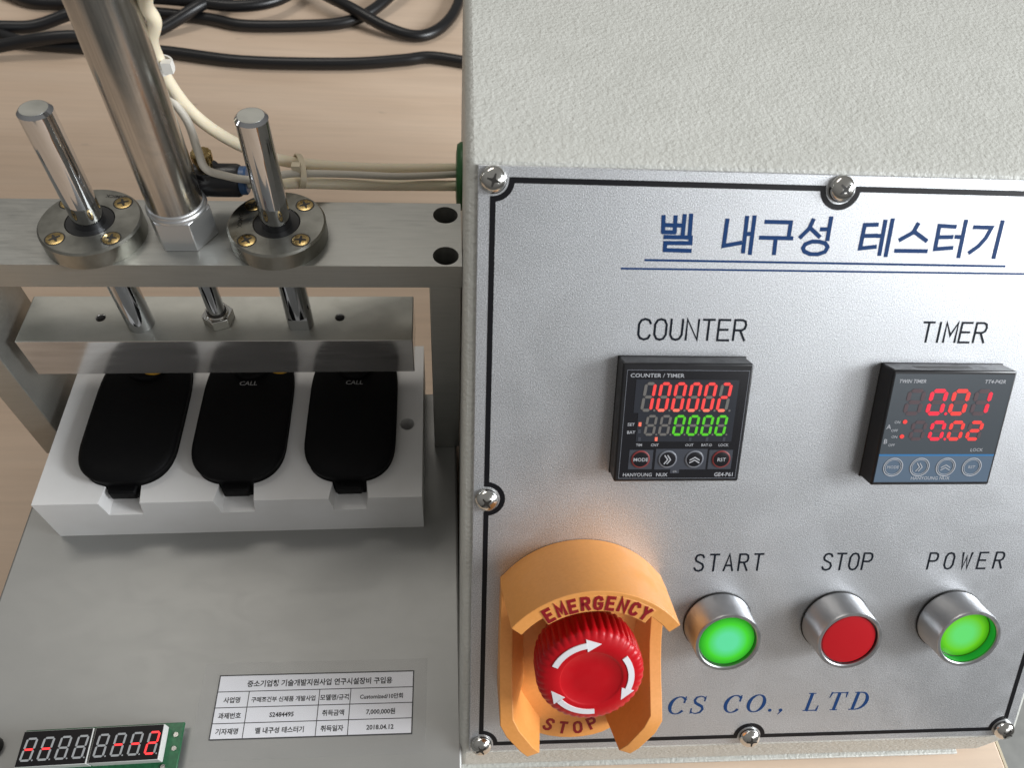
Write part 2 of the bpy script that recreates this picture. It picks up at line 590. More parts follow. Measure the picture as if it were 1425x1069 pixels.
# title and rules (Korean), strokes measured on the panel
TITLE = [[(60.0,232.6),(60.3,227.1)],[(64.3,232.6),(64.5,227.1)],[(60.3,229.6),(64.4,229.5)],[(60.3,227.1),(64.5,227.1)],[(64.7,229.6),(67.4,229.5)],[(67.5,233.1),(67.5,226.6)],[(69.8,233.3),(70.0,226.4)],[(61.1,225.4),(70.5,225.4),(70.6,223.4),(61.5,223.3),(61.6,220.8),(70.9,220.7)],[(83.0,231.9),(82.8,222.7),(88.9,223.9)],[(90.0,233.0),(90.2,220.6)],[(90.1,227.0),(92.6,227.2)],[(92.7,233.2),(92.8,220.1)],[(97.0,231.5),(106.2,231.5),(106.2,226.2)],[(95.8,225.9),(107.5,225.9)],[(101.5,225.9),(101.7,220.2)],[(114.3,232.6),(113.3,229.5),(110.5,226.3)],[(113.6,229.7),(117.5,226.7)],[(120.7,233.5),(120.7,225.6)],[(117.7,229.3),(120.7,229.4)],[(121.2,223.0),(120.5,221.3),(118.0,220.4),(115.1,220.4),(112.8,221.3),(112.1,222.5),(112.7,223.9),(115.1,224.9),(117.8,224.9),(120.2,224.3),(121.2,223.0)],[(138.3,231.4),(133.6,231.2),(133.4,222.8),(139.1,223.5)],[(133.8,227.3),(138.6,227.5)],[(139.0,227.4),(140.9,227.5)],[(141.0,232.8),(141.1,220.7)],[(143.6,233.3),(143.6,220.3)],[(153.4,232.0),(152.2,228.9),(147.8,226.2)],[(152.6,229.2),(157.8,226.1)],[(146.9,222.2),(158.7,222.3)],[(167.7,231.3),(161.6,231.5),(161.8,223.1),(168.2,223.7)],[(161.8,227.4),(167.3,227.6)],[(168.7,227.7),(171.1,227.6)],[(171.2,233.5),(171.4,220.4)],[(174.9,231.3),(181.5,231.3),(180.2,227.5),(178.1,224.5),(175.2,222.1)],[(185.1,233.6),(185.0,220.4)]]
tm = MB()
for i, st in enumerate(TITLE):
    tm.ribbon(st, 1.5, -.05, .08 + .004 * (i % 9), closed=st[0] == st[-1])
tm.ribbon([(54.8, 217.1), (190.1, 217.3)], .8, -.05, .08)
tm.ribbon([(46.5, 213.9), (198.6, 214.6)], .7, -.05, .08)
obj("title_lettering", tm, "blue_print", front, PANEL, smooth=0)

FONT = {
 'C': [[(.6,.78),(.52,.94),(.3,1),(.1,.93),(0,.75),(0,.25),(.1,.07),(.3,0),(.52,.06),(.6,.22)]],
 'O': [[(.3,1),(.12,.95),(0,.75),(0,.25),(.12,.05),(.3,0),(.48,.05),(.6,.25),(.6,.75),(.48,.95),(.3,1)]],
 'U': [[(0,1),(0,.25),(.12,.05),(.3,0),(.48,.05),(.6,.25),(.6,1)]],
 'N': [[(0,0),(0,1),(.6,0),(.6,1)]],
 'T': [[(0,1),(.6,1)],[(.3,.98),(.3,0)]],
 'E': [[(.58,1),(0,1),(0,0),(.6,0)],[(.02,.52),(.5,.52)]],
 'R': [[(0,0),(0,1),(.4,1),(.55,.93),(.6,.76),(.55,.58),(.4,.5),(.02,.5)],[(.32,.5),(.6,0)]],
 'I': [[(.12,0),(.12,1)]],
 'M': [[(0,0),(0,1),(.32,.35),(.64,1),(.64,0)]],
 'S': [[(.58,.82),(.5,.95),(.3,1),(.1,.94),(.02,.78),(.08,.62),(.3,.52),(.52,.42),(.6,.25),(.52,.07),(.3,0),(.1,.05),(0,.19)]],
 'A': [[(0,0),(.3,1),(.6,0)],[(.1,.32),(.5,.32)]],
 'P': [[(0,0),(0,1),(.4,1),(.55,.93),(.6,.76),(.55,.58),(.4,.5),(.02,.5)]],
 'W': [[(0,1),(.15,0),(.32,.75),(.49,0),(.64,1)]],
 'G': [[(.6,.78),(.52,.94),(.3,1),(.1,.93),(0,.75),(0,.25),(.1,.07),(.3,0),(.52,.06),(.6,.22),(.6,.46),(.36,.46)]],
 'Y': [[(0,1),(.3,.48),(.6,1)],[(.3,.5),(.3,0)]],
}
GW = {'I': .24, 'M': .64, 'W': .64}


def stroke_text(mb, s, x0, x1, y, h, wd, z0, z1, slant=0.0, mi=0, kx=.92):
    """letters spread between x0 and x1 with equal gaps"""
    k = h * kx
    tot = sum(GW.get(c, .6) * k for c in s)
    gap = (x1 - x0 - tot) / (len(s) - 1)
    x = x0
    for i, c in enumerate(s):
        for j, st in enumerate(FONT[c]):
            mb.ribbon([(x + px * k + slant * py * h, y + py * h) for px, py in st], wd, z0, z1 + .004 * j, mi, closed=st[0] == st[-1])
        x += GW.get(c, .6) * k + gap


for word, xa, xb, yy, hh in (("COUNTER", 54.7, 95.0, 187.7, 7.8), ("TIMER", 163.7, 189.0, 187.9, 7.7), ("START", 87.0, 115.8, 88.0, 7.8),
                             ("STOP", 142.0, 163.2, 87.7, 7.9), ("POWER", 188.5, 221.8, 87.5, 7.8)):
    lm = MB()
    stroke_text(lm, word, xa, xb, yy, hh, .86, -.05, .07, kx=.92 if yy > 100 else .80)
    obj("panel_lettering", lm, "dark_print", front, PANEL, smooth=0)

# maker's line in slanted roman capitals along the bottom
sm = MB()
SL = .16


def sw(pts, ws, x, y, h, j=0):
    sm.ribbon([(x + (px + SL * py) * h, y + py * h) for px, py in pts], [v * h for v in ws], -.05, .07 + .004 * j)


def bow(cx, cy, rx, ry, a0, a1, w0, w1, n=18):
    P, Wd = [], []
    for i in range(n + 1):
        a = math.radians(a0 + (a1 - a0) * i / n)
        P.append((cx + rx * math.cos(a), cy + ry * math.sin(a)))
        Wd.append(w0 + (w1 - w0) * abs(math.cos(a)) ** 1.5)
    return P, Wd


def serif_letter(c, x, y, h):
    if c == 'C':
        sw(*bow(.42, .5, .36, .48, 42, 318, .05, .17), x, y, h)
        sw([(.69, .98), (.68, .66)], [.05, .09], x, y, h, 1)
    if c == 'O':
        P, Wd = bow(.42, .5, .36, .48, 0, 360, .05, .17, 28)
        sm.ribbon([(x + (px + SL * py) * h, y + py * h) for px, py in P[:-1]], [v * h for v in Wd[:-1]], -.05, .07, closed=True)
    if c == 'S':
        P = [(.58, .78), (.52, .93), (.34, .99), (.16, .93), (.10, .77), (.18, .62), (.34, .52), (.52, .41), (.60, .25), (.52, .08), (.33, .01), (.13, .07), (.06, .24)]
        sw(P, [.05, .05, .05, .09, .11, .13, .15, .13, .11, .09, .05, .05, .05], x, y, h)
        sw([(.585, .97), (.575, .72)], [.04, .07], x, y, h, 1)
        sw([(.075, .03), (.07, .30)], [.04, .07], x, y, h, 2)
    if c in 'LTDI':
        sx = {'L': .2, 'T': .38, 'D': .18, 'I': .2}[c]
        sw([(sx, .03), (sx, .97)], [.15, .15], x, y, h)
        if c != 'T':
            sw([(sx - .16, .985), (sx + .16, .985)], [.045, .045], x, y, h, 1)
        if c in 'LI':
            sw([(sx - .16, .015), (sx + .16, .015)], [.045, .045], x, y, h, 2)
    if c == 'L':
        sw([(.2, .015), (.66, .015)], [.045, .045], x, y, h, 3)
        sw([(.66, .0), (.69, .28)], [.10, .04], x, y, h, 4)
    if c == 'T':
        sw([(.0, .985), (.76, .985)], [.045, .045], x, y, h, 1)
        sw([(.02, 1.), (-.02, .72)], [.09, .04], x, y, h, 2)
        sw([(.74, 1.), (.76, .72)], [.09, .04], x, y, h, 3)
        sw([(.22, .015), (.54, .015)], [.045, .045], x, y, h, 4)
    if c == 'D':
        sw(*bow(.34, .5, .38, .48, -90, 90, .05, .17, 14), x, y, h)
        sw([(.02, .015), (.36, .015)], [.05, .05], x, y, h, 3)
    if c in '.,':
        sm.lathe([(.085 * h, -.05), (.085 * h, .07)], 12, (x + .1 * h, y + .085 * h))
        if c == ',':
            sw([(.14, .06), (.02, -.16)], [.09, .03], x, y, h, 1)


for c, x in (('I', 73.2), ('C', 82.6), ('S', 92.7), ('C', 108.0), ('O', 118.6), ('.', 129.3), (',', 134.3), ('L', 145.4), ('T', 156.4), ('D', 167.2)):
    serif_letter(c, x, 13.6, 9.8)
obj("maker_lettering", sm, "blue_print", front, PANEL, smooth=0)


# pan head screws
def pan_screw(parent, M, r, h, rot, head="nickel", recess="slot"):
    mb = MB()
    pr = [(r, 0)] + [(r * math.cos(a) ** .75, h * (.16 + .84 * math.sin(a))) for a in [math.pi / 2 * i / 7 for i in range(8)][:-1]] + [(r * .2, h)]
    mb.lathe(pr, 28)
    o = obj("screw", mb, head, parent, M, smooth=50)
    s = MB()
    a, b = r * .50, r * .105
    for q in range(2):
        pts = [(-a, -b * .5), (-b, -b), (b, -b), (a, -b * .5), (a, b * .5), (b, b), (-b, b), (-a, b * .5)]
        ang = rot + q * math.pi / 2
        pts = [(x * math.cos(ang) - y * math.sin(ang), x * math.sin(ang) + y * math.cos(ang)) for x, y in pts]
        s.prism(pts, h * .5, h * (1.015 + .01 * q))
    s.lathe([(r * .2, h * .5), (r * .2, h * 1.035)], 12)
    obj("cross_recess", s, recess, o, M, smooth=0)
    return o


for i, (x, y) in enumerate(SC):
    pan_screw(box, pan(x, y, .1), 4.75, 3.8, .5 + i * 1.1)


# ---- seven-segment digits
SEGS = {'0': 'abcdef', '1': 'bc', '2': 'abged', '8': 'abcdefg', '-': 'g', ' ': ''}


def seg_polys(w_, h_, t, sl):
    g = t * .16
    H = h_ / 2

    def hz(y, s0):
        return [(t * .55 + g, y), (t * 1.0 + g, y + t / 2), (w_ - t * 1.0 - g, y + t / 2), (w_ - t * .55 - g, y), (w_ - t * 1.0 - g, y - t / 2), (t * 1.0 + g, y - t / 2)]

    def vt(x, y0, y1):
        return [(x, y0 + t * .1 + g), (x + t / 2, y0 + t * .5 + g), (x + t / 2, y1 - t * .5 - g), (x, y1 - t * .1 - g), (x - t / 2, y1 - t * .5 - g), (x - t / 2, y0 + t * .5 + g)]
    d = {'a': hz(h_ - t / 2, 0), 'g': hz(H, 0), 'd': hz(t / 2, 0),
         'f': vt(t / 2, H, h_ - t * .4), 'b': vt(w_ - t / 2, H, h_ - t * .4), 'e': vt(t / 2, t * .4, H), 'c': vt(w_ - t / 2, t * .4, H)}
    return {k: [(x + sl * y, y) for x, y in v] for k, v in d.items()}


def digit(parent, M, ch, w_, h_, t, sl, mats, hot=None, dot=False, dot_on=False):
    """mats: (off, on[, hot])"""
    mb = MB()
    for k, pts in seg_polys(w_, h_, t, sl).items():
        mi = 1 if k in SEGS[ch] else 0
        if mi and hot and k in hot:
            mi = 2
        mb.prism(pts, 0, .12, mi)
    if dot:
        mb.prism(circle(w_ + t * .8, t * .45, t * .38, 10), 0, .12, 1 if dot_on else 0)
    return obj("digit", mb, mats, parent, M, smooth=0)


def key(parent, M, r, mats, icon=None, word=None, wsize=1.6):
    mb = MB()
    mb.lathe([(r, 0), (r, .35), (r * .93, .5)], 32, mi=1)
    mb.lathe([(r * .86, .4), (r * .84, .62), (r * .6, .72)], 32, mi=0)
    k = obj("key", mb, mats[:2], parent, M)
    ic = MB()
    if icon:
        for d in (-.55, .55):
            if icon == 'right':
                ic.ribbon([(-.75 + d, r * .48), (.45 + d, 0), (-.75 + d, -r * .48)], .42, .7, .85 + .01 * d)
            else:
                ic.ribbon([(-r * .52, -.75 + d), (0, .35 + d), (r * .52, -.75 + d)], .42, .7, .85 + .01 * d)
    else:
        ic.text_(word, 0, -wsize * .35, wsize, .8, 'CENTER', bold=.012)
    return k, ic


def meter_case(name, M, slot=False, label=None):
    mb = MB()
    mb.prism([(0, 0), (48, 0), (48, 47), (0, 47)], 0, 12.0)
    o = obj(name, mb, "meter", box, M, bevel=.7, seg=2)
    gk = MB().box(-.2, 48.2, -.2, 47.2, .05, .8)
    obj("gasket", gk, "black_rubber", o, M, bevel=.2)
    if label:
        o["label"] = label
    return o


def key_prints(parent, M, items):
    """all key legends of one meter in one printed layer"""
    mb = MB()
    for ic, x, y in items:
        mb.add([(a + x, b + y, c) for a, b, c in ic.v], ic.f)
    return mb


# ---- counter
FLAT = Matrix.Diagonal((1.012, 1.012, .75, 1))
CM = pan(47.9, 133.8, 0) @ FLAT
ctr = meter_case("counter_meter", CM, label="counter with red and green digits on a black face")
Z = 12.0
obj("face_film", MB().box(1.7, 46.6, 1.5, 44.4, Z, Z + .15), "meter_film", ctr, CM)
fr = MB()
fr.ribbon([(1.7, 1.5), (46.6, 1.5), (46.6, 44.4), (1.7, 44.4)], .16, Z + .1, Z + .2, closed=True)
obj("face_outline", fr, "key_rim", ctr, CM, smooth=0)
obj("window", MB().prism([(5.2, 28.0), (7.0, 28.0), (7.0, 16.6), (43.2, 16.6), (43.2, 40.9), (5.2, 40.9)], Z + .1, Z + .28), "meter_win", ctr, CM)
for i, ch in enumerate("100002"):
    digit(ctr, CM @ T(7.5 + i * 5.62, 28.5, Z + .3), ch, 4.4, 11.4, 1.12, .09, ["seg_off", "seg_red", "seg_hot"], hot='d', dot=True)
for i, ch in enumerate("  0000"):
    digit(ctr, CM @ T(9.6 + i * 5.3, 19.0, Z + .3), ch, 4.1, 8.2, .95, .09, ["seg_off", "seg_green", "seg_green"], dot=True)
for x, y, on in ((8.0, 23.5, 1), (8.0, 20.7, 0), (8.3, 17.6, 0), (14.6, 17.6, 1), (27.4, 17.6, 0), (33.8, 17.6, 0), (40.3, 17.6, 0)):
    obj("indicator_lamp", MB().box(x - .5, x + .5, y - .75, y + .75, Z + .2, Z + .4), "seg_hot" if on else "key_area", ctr, CM, smooth=0)
tx = Words()
tz = Z + .22
tx.text("COUNTER / TIMER", 2.9, 41.7, 2.05, tz, sx=1.16, bold=.008)
tx.text("SET", 3.4, 22.8, 1.7, tz, bold=.01)
tx.text("BAT", 3.4, 19.7, 1.7, tz, bold=.01)
for s_, x in (("TIM", 8.4), ("CNT", 14.3), ("OUT", 27.4), ("BAT.O", 34.0), ("LOCK", 40.4)):
    tx.text(s_, x, 14.7, 1.45, tz, 'CENTER', bold=.01)
tx.text("HANYOUNG", 3.2, 2.3, 2.05, tz, sx=.94, bold=.006)
tx.text("NUX", 15.9, 2.3, 2.05, tz, sx=.98, bold=.012)
tx.text("GE4-P61", 45.9, 2.3, 2.25, tz, 'RIGHT', sx=.95, bold=.012)
tx.text("GA", 22.9, 4.0, 1.1, tz + .2, 'CENTER')
ka = MB()
ka.box(5.0, 14.0, 5.3, 13.2, Z + .1, Z + .26).box(15.0, 34.6, 5.2, 13.6, Z + .1, Z + .27).box(35.4, 44.4, 5.3, 13.2, Z + .1, Z + .26).box(21.2, 24.6, 3.6, 5.3, Z + .1, Z + .25)
obj("key_area", ka, "key_area", ctr, CM, smooth=0)
its = []
for x, ic, wd, rim in ((9.4, None, "MODE", "key_red"), (19.7, 'right', None, "key_rim"), (29.9, 'up', None, "key_rim"), (40.2, None, "RST", "key_red")):
    k, im = key(ctr, CM @ T(x, 9.5, Z + .25), 3.5, ["meter_film", rim], ic, wd, 2.0)
    im.v = [(a, b, c + Z + .25) for a, b, c in im.v]
    its.append((im, x, 9.5))
for im, x, y in its:
    obj("key_legend", key_prints(ctr, CM, [(im, x, y)]), "print", ctr, CM, smooth=0)
tx.build("meter_lettering", "print", ctr, CM)

# ---- timer
TM = pan(150.1, 131.9, 0) @ FLAT
tim = meter_case("timer_meter", TM, label="timer with red digits on a grey and blue face")
slotm = MB().box(10, 32, 46.9, 47.06, 4.5, 8.5)
obj("top_slot", slotm, "slot", tim, TM, smooth=0)
obj("upper_film", MB().box(.9, 47.0, 13.2, 45.6, Z, Z + .15), "tim_face", tim, TM)
obj("blue_stripe", MB().box(.9, 47.0, 12.5, 13.2, Z, Z + .16), "tim_blue", tim, TM)
obj("lower_film", MB().box(.9, 47.0, 1.4, 12.5, Z, Z + .15), "tim_low", tim, TM)
for i, (ch, m1, d_on) in enumerate(((" ", "tim_red", 0), ("0", "tim_red", 1), ("0", "tim_glow", 0), ("1", "tim_red", 0))):
    digit(tim, TM @ T(6.6 + i * 8.75, 29.2, Z + .15), ch, 7.0, 10.6, 1.55, .05, ["tim_off", m1, "tim_red"], dot=d_on, dot_on=True)
for i, (ch, m1, d_on) in enumerate(((" ", "tim_red", 0), ("0", "tim_red", 1), ("0", "tim_glow", 0), ("2", "tim_glow", 0))):
    digit(tim, TM @ T(11.0 + i * 7.5, 18.9, Z + .15), ch, 6.0, 8.2, 1.35, .05, ["tim_off", m1, "tim_red"], dot=d_on, dot_on=True)
for x, y in ((8.3, 26.6), (8.3, 20.6)):
    obj("indicator_lamp", MB().prism(circle(x, y, .85, 14), Z + .1, Z + .35), "tim_glow", tim, TM, smooth=0)
tx = Words()
tz = Z + .2
tx.text("TWIN TIMER", 2.6, 42.1, 1.95, tz, sx=.95, shear=.15, bold=.012)
tx.text("TT4-P42R", 44.2, 42.1, 2.0, tz, 'RIGHT', sx=1.0, shear=.15, bold=.012)
for y, s_ in ((23.6, "A"), (17.6, "B")):
    tx.text(s_, 1.5, y, 2.7, tz)
    tx.text("ON", 4.2, y + 2.3, 1.5, tz)
    tx.text("OFF", 3.6, y - 1.1, 1.5, tz)
tx.text("LOCK", 36.9, 14.4, 1.9, tz)
tx.text("HANYOUNG NUX", 23.4, 2.4, 2.0, tz, 'CENTER', sx=.95)
its = []
for x, ic, wd in ((7.4, None, "MODE"), (18.1, 'right', None), (28.6, 'up', None), (39.2, None, "RST")):
    mbk = MB()
    mbk.ribbon(circle(0, 0, 3.75, 32), .3, 0, .25, closed=True)
    mbk.ribbon(circle(0, 0, 3.1, 32), .16, 0, .22, closed=True)
    k = obj("key", mbk, "print", tim, TM @ T(x, 7.8, Z + .12), smooth=0)
    im = MB()
    if ic == 'right':
        for d in (-.55, .55):
            im.ribbon([(-.75 + d, 1.7), (.45 + d, 0), (-.75 + d, -1.7)], .3, 0, .2 + .01 * d)
    elif ic == 'up':
        for d in (-.55, .55):
            im.ribbon([(-1.8, -.75 + d), (0, .35 + d), (1.8, -.75 + d)], .3, 0, .2 + .01 * d)
    else:
        im.text_(wd, 0, -.6, 1.7, .1, 'CENTER')
    im.v = [(a, b, c + Z + .12) for a, b, c in im.v]
    its.append((im, x, 7.8))
for im, x, y in its:
    obj("key_legend", key_prints(tim, TM, [(im, x, y)]), "print", tim, TM, smooth=0)
tx.build("meter_lettering", "print", tim, TM)


# ---- push buttons
def push_button(x, y, lens, depth, label, inner="slot"):
    M = pan(x, y)
    mb = MB()
    prof = [(14.6, 0), (14.6, 2.0), (14.2, 2.6), (14.0, 13.2), (13.6, 14.0), (12.5, 14.0), (12.1, 13.6), (12.0, 14.0 - depth - 1.5), (3.0, 14.0 - depth - 1.6)]
    mb.lathe(prof, 64)
    o = obj("push_button", mb, "ring", box, M, smooth=40)
    o["label"] = label
    obj("black_gasket", MB().lathe([(14.95, 0.01), (14.95, .7), (14.7, .8)], 48), "black_rubber", o, M)
    h = 14.0 - depth
    lm_ = MB().lathe([(11.6, h - 1.4), (11.6, h - .7), (11.2, h - .25), (9, h - .05), (4, h + .1), (1, h + .12)], 48)
    obj("lens", lm_, lens, o, M, smooth=40)
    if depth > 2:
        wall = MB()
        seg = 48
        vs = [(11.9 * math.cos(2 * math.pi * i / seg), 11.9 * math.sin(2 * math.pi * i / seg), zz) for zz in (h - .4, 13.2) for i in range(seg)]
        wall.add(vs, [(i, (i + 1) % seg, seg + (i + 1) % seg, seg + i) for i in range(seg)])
        obj("lens_glow_sleeve", wall, inner, o, M)  # thin added sleeve that carries the lens reflection as its own glow
    return o


push_button(100.0, 62.6, "lens_green", .9, "lit green start button in silver bezel")
push_button(152.0, 62.3, "lens_red", .6, "red stop button in silver bezel")
push_button(204.2, 62.0, "lens_green_p", 3.6, "lit green power button pressed deep into its bezel", "lens_glow_wall")

# ---- emergency stop: yellow guard and red knob
EC = (39.6, 64.0)
EM = pan(*EC)
GF = EM @ Matrix.Diagonal((1, 1, .95, 1))
g = MB()
# outline from bottom left, up round the hood, to bottom right: (outer, inner, height)
sec = []
left = [(-21.5, -48.5, -16.5, -46.5, 24.5), (-24.5, -44.5, -19.5, -42.5, 26.0), (-30.5, -36.5, -25.5, -33.5, 26.3), (-33.2, -31.5, -28.0, -28.5, 25.2),
        (-33.3, -24, -28.2, -23, 21.5), (-33.3, -17, -28.3, -16, 17.5), (-33.3, -10, -28.3, -9, 14.2), (-33.3, -2, -28.3, -2, 11.8), (-33.3, 8, -28.3, 7, 10.6), (-33.3, 18.6, -28.3, 16.0, 10.2)]
hood = []
RO = 39.8
for i in range(25):
    a = math.radians(90 + 52.0 - 104.0 * i / 24)
    hood.append((RO * math.cos(a), RO * math.sin(a), (RO - 5.0) * math.cos(a), (RO - 5.0) * math.sin(a), 38.0))
h0 = hood[0]
left.append((-33.3, 22.6, -28.6, 19.6, 10.2))
right = [(-a, b, -c, d, e) for a, b, c, d, e in reversed(left)]
sec = left + hood + right
n = len(sec)
vs, fs = [], []
for ox, oy, ix, iy, h in sec:
    vs += [(ox, oy, .2), (ox, oy, h), (ix, iy, h), (ix * (1.0 if h > 35 else (.74 if iy > -25 else .84)), iy, .2)]
for i in range(n - 1):
    a, b = 4 * i, 4 * (i + 1)
    for k in range(4):
        fs.append((a + k, b + k, b + (k + 1) % 4, a + (k + 1) % 4))
fs += [(3, 2, 1, 0), tuple(4 * (n - 1) + k for k in range(4))]
g.add(vs, fs)
guard = obj("emergency_stop_guard", g, "yellow_guard", box, GF, smooth=35, bevel=1.4, seg=4)
guard["label"] = "yellow hooded guard round the red emergency knob"
# thick lip that carries the word, and the floor
lip = MB()
op, ip = [], []
for i in range(21):
    a = math.radians(90 + 35 - 70 * i / 20)
    op.append(((RO - 1.6) * math.cos(a), (RO - 1.6) * math.sin(a)))
    ip.append(((RO - 8.6) * math.cos(a * 1.0), (RO - 8.6) * math.sin(a)))
lip.prism(op + ip[::-1], 30.0, 38.08)
obj("hood_lip", lip, "yellow_guard", guard, GF, bevel=.4)
fl = MB()
pts = [(-29, 24), (-29, -28), (-20, -46)] + [(19.5 * math.sin(math.radians(t)), -49.0 - 9.0 * math.cos(math.radians(t))) for t in range(-90, 91, 15)] + [(20, -46), (29, -28), (29, 24), (18, 33), (-18, 33)]
fl.prism(pts, .15, 4.2)
obj("guard_floor", fl, "yellow_guard", guard, GF, bevel=.5)
em = MB()
WORD = "EMERGENCY"
for i, c in enumerate(WORD):
    a = 30.6 - 61.2 * i / (len(WORD) - 1)
    R0 = RO - 7.4
    ca, sa = math.cos(math.radians(a)), math.sin(math.radians(a))
    hh, ww = 4.9, 4.1
    for j, st in enumerate(FONT[c]):
        pp = []
        for px, py in st:
            lx, ly = (px - .3) * ww, py * hh + R0
            pp.append((lx * ca - ly * sa, lx * sa + ly * ca))
        em.ribbon(pp, 1.25, 38.0, 38.28 + .006 * j, closed=st[0] == st[-1])
obj("guard_lettering", em, "guard_red", guard, GF, smooth=0)
em = MB()
for i, c in enumerate("STOP"):
    a = math.radians(-25.0 + 50 * i / 3)
    x0 = 25.5 * math.sin(a) - .7
    y0 = -25.5 - 27.5 * math.cos(a) - 2.3
    for j, st in enumerate(FONT[c]):
        pp = []
        for px, py in st:
            lx, ly = (px - .3) * 5.0, py * 5.6
            pp.append((x0 + lx * math.cos(a) - ly * math.sin(a), y0 + lx * math.sin(a) + ly * math.cos(a)))
        em.ribbon(pp, 1.2, 4.0, 4.35 + .006 * j, closed=st[0] == st[-1])
obj("guard_lettering", em, "guard_red", guard, GF, smooth=0)

kb = MB()


def ribs(r, z, a):
    if r > 19.0 and z < 31.3:
        return r - (.62 if z < 29 else .42) * (0.5 + .5 * math.cos(a * 42)) ** 2
    return r


kb.lathe([(11, 14.0), (18.6, 14.4), (20.2, 15.6), (20.9, 20), (20.9, 28.0), (20.7, 29.4), (20.2, 30.4), (19.2, 31.2), (17.6, 31.8), (15.4, 32.1), (12.3, 32.4), (12.0, 32.25), (11.6, 32.0), (6, 32.2), (1, 32.25)], 336, rfun=ribs)
kb.v = [(a, b, c + 2.5) for a, b, c in kb.v]
knob = obj("stop_knob", kb, "mushroom", box, EM, smooth=45)
knob["label"] = "red ribbed mushroom knob with three white arrows"
obj("stem", MB().lathe([(12.5, 4.2), (12.5, 7), (9.0, 7.4), (9.0, 16.8)], 40), "ring", knob, EM)
for a0 in (158, 38, -82):
    am = MB()
    R_, n_ = 15.3, 16
    span = 58.0
    P = []
    for i in range(n_ + 1):
        a = math.radians(a0 - span * i / n_)
        P.append((R_ * math.cos(a), R_ * math.sin(a)))
    zt = 27.62
    vs, fs = [], []
    wd = 1.15
    for i, p in enumerate(P):
        q = Vector(p).normalized()
        for rr in (R_ - wd, R_ + wd):
            zz = 34.8 if rr < 15 else 34.6
            vs.append((q.x * rr, q.y * rr, zz))
    for i in range(n_):
        fs.append((2 * i, 2 * i + 1, 2 * i + 3, 2 * i + 2))
    k = len(vs)
    ae = math.radians(a0 - span)
    e = Vector((math.cos(ae), math.sin(ae)))
    tdir = Vector((math.sin(ae), -math.cos(ae)))
    for v_ in (e * (R_ - 2.6), e * (R_ + 2.6), e * (R_ - .4) + tdir * 5.6):
        vs.append((v_.x, v_.y, 34.85 if v_.length < R_ else 34.35))
    fs.append((k, k + 1, k + 2))
    am.add(vs, fs)
    ob = obj("arrow", am, "white_print", knob, EM, smooth=0)
    sd = ob.modifiers.new("thick", 'SOLIDIFY')
    sd.thickness = .5 * S
    sd.offset = 0

# ---- green cable gland in the left side of the box
GM = T(-9.6, 226, 132) @ Matrix.Rotation(math.radians(-90), 4, 'Y')
obj("cable_gland", MB().lathe([(16.0, -.5), (16.0, 1.0), (14.8, 2.6), (10, 3.2)], 40), "green_plastic", box, GM)

# ------------------------------------------------------------------ test press
press = thing("test_press", "small aluminium air press on a dull steel base left of the control box", "press", prs(0, 0, -41))
base = obj("base_plate", MB().box(-108, 113.5, -215, 37, -41, 0), "base", press, PRESS, bevel=1.2, seg=3)
for x0, x1 in ((-109.6, -95.6), (101.2, 115.0)):
    obj("post", MB().box(x0, x1, -.8, 38.4, .05, 131.2), "alu", press, PRESS, bevel=.5)
beam = obj("cross_beam", MB().box(-110, 115.2, -1, 38.8, 131.3, 144), "alu", press, PRESS, smooth=0)
cut(beam, [MB().prism(circle(x, y, 5.4, 32), 132.0, 150) for x in (108.4, -103) for y in (5.4, 31.0)])
bv = beam.modifiers.new("bevel", 'BEVEL'); bv.width = .4 * S; bv.segments = 2; bv.limit_method = 'ANGLE'; bv.angle_limit = math.radians(50)
for x in (108.4, -103):
    for y in (5.4, 31.0):
        s_ = MB().lathe([(4.6, 132.05), (4.6, 134.2), (4.2, 134.6)], 24, (x, y)).prism(hexa(x, y, 4), 132.5, 134.75, 1)
        obj("shade_black_bolt", s_, ["meter", "slot"], press, PRESS)  # black heads put in to stand for the shade deep in the holes

bar = obj("press_bar", MB().box(-89.6, 92.2, 5.6, 34.2, 63.0, 88.0), "alu_polished", press, PRESS, smooth=0)
cut(bar, [MB().prism(circle(x, 20.2, 2.1, 20), 70, 95) for x in (-55.2, 56.7)])
bv = bar.modifiers.new("bevel", 'BEVEL'); bv.width = .45 * S; bv.segments = 2; bv.limit_method = 'ANGLE'; bv.angle_limit = math.radians(50)
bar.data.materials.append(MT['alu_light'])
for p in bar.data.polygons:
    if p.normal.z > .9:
        p.material_index = 1

